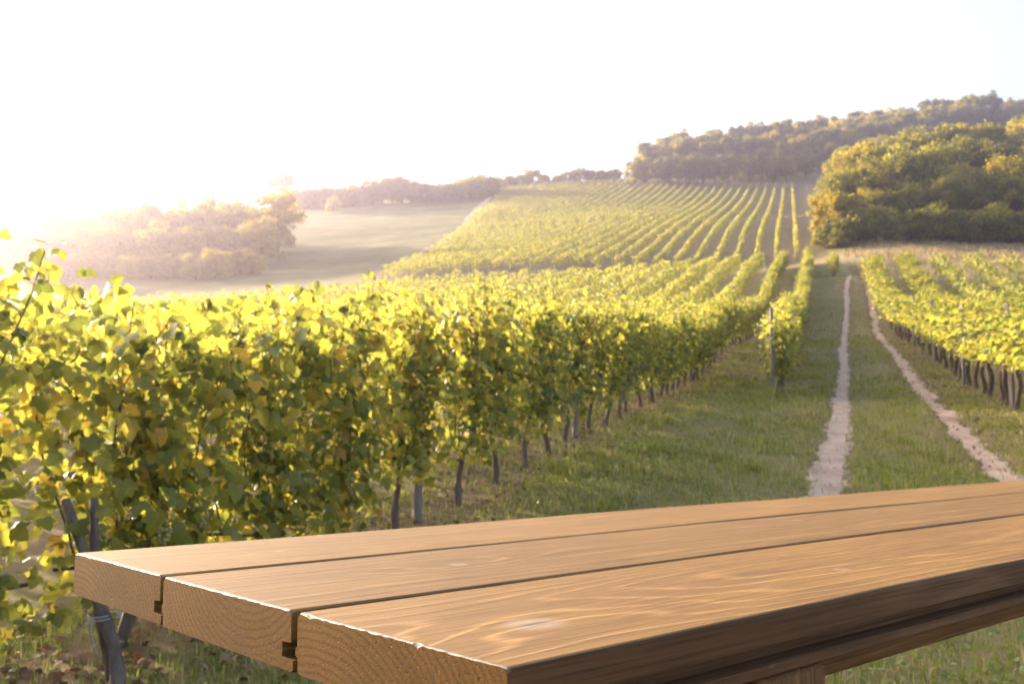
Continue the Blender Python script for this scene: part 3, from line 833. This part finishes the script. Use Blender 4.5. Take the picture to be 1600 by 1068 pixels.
# low broad-leaved weeds
n = 30000
t, s = scatter_uv(n, -3.8, 4.6, 3.0, 24, r, 2.0)
k = keep_grass(t, s, r) & (np.sin(t * 2.3 + s) + np.sin(s * 1.9 - t * 1.3) > -0.3)
t, s = t[k], s[k]; n = len(t)
pos = np.stack([t, s, ground(t, s) + r.uniform(0.01, 0.10, n)], 1)
v, f = place(KITE, KITE_F, pos, np.array([0, 0, 1.0]) + r.normal(0, .45, (n, 3)), r.normal(0, 1, (n, 3)), r.uniform(0.018, 0.045, n))
o = obj('weeds', mesh_np('weeds', v, [f], leaf_material('weed_leaf', [(0, (.09, .15, .025)), (.7, (.16, .24, .035)), (1, (.34, .34, .05))], [(0, (.16, .24, .02)), (1, (.38, .38, .03))], fac=.4)))
tag(o, 'low broad-leaved green weeds scattered through the grass', 'weeds', kind='stuff')
# fallen leaves under the rows
n = 6500
t = np.concatenate([ROW0 + r.normal(0, .55, n // 2), 3.1 + r.normal(0, .7, n // 2)]); s = 3.0 + 42 * r.random(n) ** 1.6
pos = np.stack([t, s, ground(t, s) + r.uniform(0.01, 0.05, n)], 1)
v, f = place(LEAF[[0, 2, 5, 7, 8, 9, 11, 14]], np.array([(0, 1, 2), (0, 2, 3), (0, 3, 4), (0, 4, 5), (0, 5, 6), (0, 6, 7)]), pos, np.array([0, 0, 1.0]) + r.normal(0, .5, (n, 3)), r.normal(0, 1, (n, 3)), r.uniform(0.03, 0.065, n))
o = obj('fallen_leaves', mesh_np('fallen_leaves', v, [f], M['dead_leaf']))
tag(o, 'brown fallen vine leaves lying under the rows', 'leaves', kind='stuff')
# straw meadow behind the right-hand vines
V, F4, F3, off = [], [], [], 0
n = 26000
X = r.uniform(24, 66, n); d = r.uniform(78, 113, n)
t, s = world_plan(X, d)
k = (np.sin(t * .9 + s * .4) + np.sin(s * .7 - t * .5) + r.normal(0, .6, n) > -.2) & (t > 2.6)
k &= ~((t < 20) & (s < 78)) & ~((np.abs(t - rut_left(s)) < 1.6) & (s < 90)) & ~((np.abs(t - 1.2) < 1))
add_bl(*blades(int(k.sum()), t[k], s[k], .25, .75, .07, r, .9))
o = obj('dry_grass', mesh_np('dry_grass', np.concatenate(V), [np.concatenate(F4), np.concatenate(F3)], M['dry_grass']))
tag(o, 'tall straw-coloured dry grass between the right-hand vines and the wood', 'grass', kind='stuff')

# ------------------------------------------------------------------ table
def wood_top(name, ring0, knots, tint, seed):
    """3-D growth rings round a pith line, bent round knots; object x = along the board"""
    m, nt, out = new_mat(name)
    tc = N(nt, 'ShaderNodeTexCoord'); sp = N(nt, 'ShaderNodeSeparateXYZ')
    nt.links.new(tc.outputs['Object'], sp.inputs[0])
    mp = N(nt, 'ShaderNodeMapping'); mp.inputs['Scale'].default_value = (1.1, 7, 7); mp.inputs['Location'].default_value = (seed * 3.1, seed, 0)
    nt.links.new(tc.outputs['Object'], mp.inputs[0])
    wob = N(nt, 'ShaderNodeTexNoise', Scale=1.3, Detail=3.0, Roughness=0.5); nt.links.new(mp.outputs[0], wob.inputs['Vector'])
    y = math_n(nt, 'SUBTRACT', sp.outputs[1], ring0[0]); z = math_n(nt, 'SUBTRACT', sp.outputs[2], ring0[1])
    rad = math_n(nt, 'SQRT', math_n(nt, 'ADD', math_n(nt, 'MULTIPLY', y, y), math_n(nt, 'MULTIPLY', z, z)))
    rad = math_n(nt, 'ADD', rad, math_n(nt, 'MULTIPLY', wob.outputs[0], 0.045))
    kn_mask = None; kn_heart = None; kn_area = None
    for (kx, ky, lx, ly, amp) in knots:
        dx = math_n(nt, 'DIVIDE', math_n(nt, 'SUBTRACT', sp.outputs[0], kx), lx)
        dy = math_n(nt, 'DIVIDE', math_n(nt, 'SUBTRACT', sp.outputs[1], ky), ly)
        q = math_n(nt, 'ADD', math_n(nt, 'MULTIPLY', dx, dx), math_n(nt, 'MULTIPLY', dy, dy))
        gss = math_n(nt, 'POWER', 2.718, math_n(nt, 'MULTIPLY', q, -1.0))
        rad = math_n(nt, 'ADD', rad, math_n(nt, 'MULTIPLY', gss, amp))
        kn_area = gss if kn_area is None else math_n(nt, 'MAXIMUM', kn_area, gss)
        ex = math_n(nt, 'SUBTRACT', sp.outputs[0], kx); ey = math_n(nt, 'SUBTRACT', sp.outputs[1], ky)
        q2 = math_n(nt, 'ADD', math_n(nt, 'MULTIPLY', ex, ex), math_n(nt, 'MULTIPLY', math_n(nt, 'MULTIPLY', ey, ey), 1.6))
        ks = amp * 0.42
        core = math_n(nt, 'POWER', 2.718, math_n(nt, 'MULTIPLY', math_n(nt, 'POWER', math_n(nt, 'MULTIPLY', q2, 1.0 / ks ** 2), 2.0), -1.0))
        heart = math_n(nt, 'POWER', 2.718, math_n(nt, 'MULTIPLY', math_n(nt, 'ADD', math_n(nt, 'MULTIPLY', math_n(nt, 'MULTIPLY', ex, ex), 0.35), math_n(nt, 'MULTIPLY', math_n(nt, 'MULTIPLY', ey, ey), 8.0)), -1.0 / (ks * 0.5) ** 2))
        kn_heart = heart if kn_heart is None else math_n(nt, 'MAXIMUM', kn_heart, heart)
        kn_mask = core if kn_mask is None else math_n(nt, 'MAXIMUM', kn_mask, core)
    ph = math_n(nt, 'MULTIPLY', rad, 2 * math.pi / 0.0105)
    sn = math_n(nt, 'MULTIPLY_ADD', math_n(nt, 'SINE', ph), 0.5); nt.nodes[-1].inputs[2].default_value = 0.5
    late = math_n(nt, 'POWER', sn, 7.0)
    # fibres
    mf = N(nt, 'ShaderNodeMapping'); mf.inputs['Scale'].default_value = (6, 320, 320); nt.links.new(tc.outputs['Object'], mf.inputs[0])
    fib = N(nt, 'ShaderNodeTexNoise', Scale=1.0, Detail=4.0, Roughness=0.65); nt.links.new(mf.outputs[0], fib.inputs['Vector'])
    mb = N(nt, 'ShaderNodeMapping'); mb.inputs['Scale'].default_value = (2.2, 14, 14); nt.links.new(tc.outputs['Object'], mb.inputs[0])
    blot = N(nt, 'ShaderNodeTexNoise', Scale=1.0, Detail=4.0); nt.links.new(mb.outputs[0], blot.inputs['Vector'])
    base = ramp(nt, blot.outputs[0], [(0.3, tuple(c * 0.82 for c in tint)), (0.52, tint), (0.75, tuple(min(1, c * 1.2) for c in tint))])
    amt = 0.34 if kn_area is None else math_n(nt, 'ADD', math_n(nt, 'MULTIPLY', kn_area, 0.5), 0.30)
    lt = mixc(nt, math_n(nt, 'MULTIPLY', late, amt), base, tuple(min(1, c * 1.75 + .03) for c in tint))
    c = mixc(nt, math_n(nt, 'MULTIPLY', math_n(nt, 'SUBTRACT', fib.outputs[0], 0.44, clamp=True), 3.8, clamp=True), lt, tuple(c_ * 0.45 for c_ in tint))
    if kn_mask is not None:
        c = mixc(nt, math_n(nt, 'MULTIPLY', kn_mask, 0.65), c, (0.33, 0.25, 0.17))
        c = mixc(nt, math_n(nt, 'MULTIPLY', kn_heart, 0.9), c, (0.06, 0.035, 0.02))
    mc = N(nt, 'ShaderNodeMapping'); mc.inputs['Scale'].default_value = (3.2, 60, 60); mc.inputs['Location'].default_value = (seed * 1.7, seed * 5.3, 0)
    nt.links.new(tc.outputs['Object'], mc.inputs[0])
    crk = N(nt, 'ShaderNodeTexNoise', Scale=1.0, Detail=2.0, Roughness=0.4); nt.links.new(mc.outputs[0], crk.inputs['Vector'])
    ck = math_n(nt, 'MULTIPLY', math_n(nt, 'SUBTRACT', crk.outputs[0], 0.705, clamp=True), 26.0, clamp=True)
    c = mixc(nt, math_n(nt, 'MULTIPLY', ck, 0.8), c, tuple(c_ * 0.25 for c_ in tint))
    # small dents and scratches
    ms = N(nt, 'ShaderNodeMapping'); ms.inputs['Scale'].default_value = (22, 90, 30); nt.links.new(tc.outputs['Object'], ms.inputs[0])
    sc = N(nt, 'ShaderNodeTexVoronoi', Scale=1.0); nt.links.new(ms.outputs[0], sc.inputs['Vector'])
    dn = math_n(nt, 'LESS_THAN', sc.outputs['Distance'], 0.07)
    c = mixc(nt, math_n(nt, 'MULTIPLY', dn, 0.5), c, tuple(min(1, k_ * 1.7) for k_ in tint))
    p = N(nt, 'ShaderNodeBsdfPrincipled'); nt.links.new(c, p.inputs['Base Color'])
    p.inputs['Specular IOR Level'].default_value = 0.2
    rg = math_n(nt, 'MULTIPLY_ADD', fib.outputs[0], 0.2); nt.nodes[-1].inputs[2].default_value = 0.52
    nt.links.new(rg, p.inputs['Roughness'])
    hgt = math_n(nt, 'ADD', math_n(nt, 'MULTIPLY', late, 0.6), math_n(nt, 'ADD', math_n(nt, 'MULTIPLY', fib.outputs[0], 0.7), math_n(nt, 'MULTIPLY', dn, -0.5)))
    bp = N(nt, 'ShaderNodeBump', Strength=0.5, Distance=0.0014)
    nt.links.new(hgt, bp.inputs['Height']); nt.links.new(bp.outputs[0], p.inputs['Normal'])
    nt.links.new(p.outputs[0], out.inputs[0])
    return m
def wood_end(name, ring0, tint):
    m, nt, out = new_mat(name)
    tc = N(nt, 'ShaderNodeTexCoord'); sp = N(nt, 'ShaderNodeSeparateXYZ'); nt.links.new(tc.outputs['Object'], sp.inputs[0])
    wob = N(nt, 'ShaderNodeTexNoise', Scale=14.0, Detail=3.0); nt.links.new(tc.outputs['Object'], wob.inputs['Vector'])
    y = math_n(nt, 'SUBTRACT', sp.outputs[1], ring0[0]); z = math_n(nt, 'SUBTRACT', sp.outputs[2], ring0[1])
    rad = math_n(nt, 'SQRT', math_n(nt, 'ADD', math_n(nt, 'MULTIPLY', y, y), math_n(nt, 'MULTIPLY', z, z)))
    rad = math_n(nt, 'ADD', rad, math_n(nt, 'MULTIPLY', wob.outputs[0], 0.012))
    sn = math_n(nt, 'MULTIPLY_ADD', math_n(nt, 'SINE', math_n(nt, 'MULTIPLY', rad, 2 * math.pi / 0.0062)), 0.5); nt.nodes[-1].inputs[2].default_value = 0.5
    ang = math_n(nt, 'ARCTAN2', y, z)
    cmb = N(nt, 'ShaderNodeCombineXYZ'); nt.links.new(math_n(nt, 'MULTIPLY', rad, 330.0), cmb.inputs[0]); nt.links.new(math_n(nt, 'MULTIPLY', ang, 60.0), cmb.inputs[1])
    pit = N(nt, 'ShaderNodeTexNoise', Scale=1.0, Detail=3.0, Roughness=0.6); nt.links.new(cmb.outputs[0], pit.inputs['Vector'])
    gr = N(nt, 'ShaderNodeTexNoise', Scale=420.0, Detail=4.0, Roughness=0.7); nt.links.new(tc.outputs['Object'], gr.inputs['Vector'])
    big = N(nt, 'ShaderNodeTexNoise', Scale=11.0, Detail=3.0); nt.links.new(tc.outputs['Object'], big.inputs['Vector'])
    base = ramp(nt, big.outputs[0], [(0.3, tuple(c * 0.75 for c in tint)), (0.7, tuple(c * 1.2 for c in tint))])
    c = mixc(nt, math_n(nt, 'MULTIPLY', math_n(nt, 'POWER', sn, 2.0), 0.6), base, tuple(c * 0.4 for c in tint))
    holes = math_n(nt, 'MULTIPLY', math_n(nt, 'SUBTRACT', pit.outputs[0], 0.57, clamp=True), 9.0, clamp=True)
    c = mixc(nt, math_n(nt, 'MULTIPLY', holes, 0.85), c, tuple(c_ * 0.14 for c_ in tint))
    c = mixc(nt, math_n(nt, 'MULTIPLY', math_n(nt, 'SUBTRACT', gr.outputs[0], 0.5, clamp=True), 1.8), c, tuple(min(1, c_ * 1.9) for c_ in tint))
    p = N(nt, 'ShaderNodeBsdfPrincipled', Roughness=0.8); p.inputs['Specular IOR Level'].default_value = 0.2
    nt.links.new(c, p.inputs['Base Color'])
    hgt = math_n(nt, 'SUBTRACT', math_n(nt, 'MULTIPLY', gr.outputs[0], 0.5), holes)
    bp = N(nt, 'ShaderNodeBump', Strength=0.45, Distance=0.001)
    nt.links.new(hgt, bp.inputs['Height']); nt.links.new(bp.outputs[0], p.inputs['Normal'])
    nt.links.new(p.outputs[0], out.inputs[0])
    return m
def worn_mat():
    m, nt, out = new_mat('worn_edge')
    tc = N(nt, 'ShaderNodeTexCoord'); mp = N(nt, 'ShaderNodeMapping'); mp.inputs['Scale'].default_value = (30, 130, 30)
    nt.links.new(tc.outputs['Object'], mp.inputs[0])
    nz = N(nt, 'ShaderNodeTexNoise', Scale=1.0, Detail=4.0, Roughness=.7); nt.links.new(mp.outputs[0], nz.inputs['Vector'])
    c = ramp(nt, nz.outputs[0], [(0.45, (0.08, 0.038, 0.009)), (0.62, (0.12, 0.062, 0.02)), (0.76, (0.3, 0.2, 0.11))])
    p = N(nt, 'ShaderNodeBsdfPrincipled', Roughness=0.6); nt.links.new(c, p.inputs['Base Color'])
    bp = N(nt, 'ShaderNodeBump', Strength=0.6, Distance=0.001); nt.links.new(nz.outputs[0], bp.inputs['Height']); nt.links.new(bp.outputs[0], p.inputs['Normal'])
    nt.links.new(p.outputs[0], out.inputs[0])
    return m
WORN = worn_mat()
TINT = (0.19, 0.099, 0.019)
TOP_Z, THK = 0.92, 0.045
TL = 3.05
tab = empty('wooden_table', (-0.7887, 0.9155, 0.0), R(90 - 30.9))
tag(tab, 'brown wooden plank table with rounded corner edges in front of the vines', 'table')
# local frame of the table: +x along the boards, -y towards the viewer
def plank(y0, w, x0, mats, first=False, last=False, seed=0):
    """tongue-and-groove board; y runs from 0 (far edge) to -w (near edge) in local coordinates, top at z=0"""
    T = THK; r = np.random.default_rng(seed)
    ch = 0.0035
    # near (-y) side: upper face, deep groove, projecting lower lip ; far (+y) side: tongue
    far = [(-ch, 0.0), (0.0, -ch), (0.0, -0.55 * T), (0.0025, -0.57 * T), (0.0025, -0.70 * T), (-0.001, -0.73 * T), (-0.001, -T + 0.002), (-0.004, -T)] if not first else \
          [(-0.006, 0.0), (-0.0018, -0.0018), (0.0, -0.006), (0.0, -T + 0.005), (-0.002, -T + 0.001), (-0.006, -T)]
    lip = 0.0035
    near = [(-w - lip + 0.002, -T), (-w - lip, -T + 0.002), (-w - lip, -0.80 * T), (-w + 0.013, -0.78 * T), (-w + 0.013, -0.54 * T), (-w, -0.52 * T), (-w, -0.0025 if last else -ch), (-w + 0.0007, -0.0007 if last else -0.0014), (-w + (0.0025 if last else ch), 0.0)]
    prof = np.array(far + near)           # going round: top far -> down far side -> bottom -> up near side -> top
    inner = np.linspace(-w + 0.008, -0.012, 40)
    prof = np.concatenate([prof, np.column_stack([inner, np.zeros(40)])])
    n = len(prof)
    chip = np.clip(r.normal(0.7, 0.16, n), 0.25, 1.3); chip[r.random(n) < 0.05] = 1.7
    cen = np.array([prof[:, 0].mean(), -T / 2])
    xs = np.concatenate([[0.0, 0.0007, 0.002], np.linspace(0.03, TL - x0, 26)])
    ys = prof
    vv = []
    for i, x in enumerate(xs):
        ins = (0.0017, 0.0006, 0.0)[i] if i < 3 else 0.0
        q = ys.copy()
        q[:, 1] = np.where(ys[:, 1] > -0.012, ys[:, 1] - ins * chip, ys[:, 1])
        q[:, 1] = np.where(ys[:, 1] < -T + 0.004, q[:, 1] + ins * 0.4, q[:, 1])
        q[:, 0] += np.where(ys[:, 0] > -w / 2, -ins * (0.8 if first else 0.25), ins * (0.8 if last else 0.25))
        wv = 0.0006 * math.sin(x * 5 + seed)
        vv.append(np.column_stack([np.full(n, x), q[:, 0], q[:, 1] + wv]))
    v = np.concatenate(vv)
    f, mi = [], []
    for i in range(len(xs) - 1):
        for j in range(n):
            k = (j + 1) % n
            f.append((i * n + j, (i + 1) * n + j, (i + 1) * n + k, i * n + k))
            up = ys[j, 1] > -0.012 and ys[k, 1] > -0.012
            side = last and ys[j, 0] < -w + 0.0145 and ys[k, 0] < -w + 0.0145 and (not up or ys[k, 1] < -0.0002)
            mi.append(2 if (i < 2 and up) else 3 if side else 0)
    polys = [np.array(f), np.array([[j for j in range(n)]]), np.array([[(len(xs) - 1) * n + j for j in range(n)][::-1]])]
    mi += [1, 1]
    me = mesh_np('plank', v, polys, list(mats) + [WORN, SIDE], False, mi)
    o = obj('plank', me, tab, (x0, y0, TOP_Z))
    return o
SIDE = wood_top('shaded_side_wood', (0.03, 0.02), [], (0.115, 0.052, 0.02), 5)  # front long side: its shade is put into a darker wood colour
W_ = 0.2338; GAP = 0.0085
specs = [((-0.05, -0.11), [(0.176, -0.134, 0.05, 0.02, 0.012), (1.2, -0.1, 0.1, 0.03, 0.02)], 0.001, dict(first=True)),
         ((-0.15, -0.10), [(0.256, -0.112, 0.09, 0.03, 0.022), (0.95, -0.06, 0.2, 0.05, 0.02)], 0.0, {}),
         ((-0.13, 0.055), [(0.098, -0.150, 0.21, 0.075, 0.055), (0.5, -0.15, 0.35, 0.05, 0.02), (1.5, -0.1, 0.2, 0.05, 0.03)], 0.0, dict(last=True))]
for i, (rg, kn, x0, kw) in enumerate(specs):
    ty = tuple(c * (1.08, 0.9, 1.02)[i] for c in TINT)
    plank(-i * (W_ + GAP), W_, x0, (wood_top(f'plank_wood_{i}', rg, kn, ty, i + 1), wood_end(f'plank_end_{i}', ((-0.02, -0.13), (-0.16, 0.09), (-0.03, -0.16))[i], (0.165, 0.074, 0.009))), seed=i + 3, **kw)
LEGW = wood_top('leg_wood', (0.03, 0.02), [], (0.17, 0.08, 0.028), 9)
def leg_mesh(h):
    v, f = [], []
    a = Acc(); w = 0.047; c = 0.003
    for z, ins in ((0, c), (c, 0), (h - c, 0), (h, c)):
        for ax, ay in ((-1, -.93), (-.93, -1), (.93, -1), (1, -.93), (1, .93), (.93, 1), (-.93, 1), (-1, .93)):
            v.append((z, ax * (w - ins), ay * (w - ins)))
    for q in range(3):
        for j in range(8): f.append((q * 8 + j, q * 8 + 8 + j, q * 8 + 8 + (j + 1) % 8, q * 8 + (j + 1) % 8))
    a.add(v, f); a.f.setdefault(8, []).append(np.array([list(range(8)), [24 + j for j in range(8)][::-1]]))
    return a.mesh('leg', LEGW)
BOT = TOP_Z - THK
for lx, ly in ((0.283, -0.672), (0.283, -0.3), (2.75, -0.672), (2.75, -0.3)):
    p = tab.matrix_world if False else Matrix.Rotation(R(90 - 30.9), 4, 'Z')
    wp = Vector((-0.7887, 0.9155, 0)) + p @ Vector((lx, ly, 0))
    g0 = gz(wp.x, wp.y) - 0.02
    obj('leg', leg_mesh(BOT - 0.002 - g0), tab, (lx, ly, g0), (0, -math.pi / 2, 0))
for lx in (0.283, 2.75):
    obj('cross_rail', box_mesh('cross_rail', lx - 0.022, lx + 0.022, -0.624, -0.349, BOT - 0.11, BOT - 0.003, LEGW), tab)
obj('long_rail', box_mesh('long_rail', 0.308, 2.725, -0.508, -0.464, BOT - 0.105, BOT - 0.004, LEGW), tab)

# ------------------------------------------------------------------ haze
hz, nt, out = new_mat('haze_air')
pv = N(nt, 'ShaderNodeVolumePrincipled', Density=0.0011, Anisotropy=0.85)
pv.inputs['Color'].default_value = (0.92, 0.79, 0.93, 1)
nt.links.new(pv.outputs[0], out.inputs['Volume'])
zt = float(ZZ.max()) + 25; zb = float(ZZ.min()) - 1.0
bx = np.array([(x, y, z) for z in (zb, zt) for y in (-70, 670) for x in (-630, 530)], float)
o = obj('haze', mesh_np('haze', bx, [np.array([(0, 2, 3, 1), (4, 5, 7, 6), (0, 1, 5, 4), (2, 6, 7, 3), (0, 4, 6, 2), (1, 3, 7, 5)])], hz))
tag(o, 'thin warm evening haze over the valley', 'haze', kind='stuff')
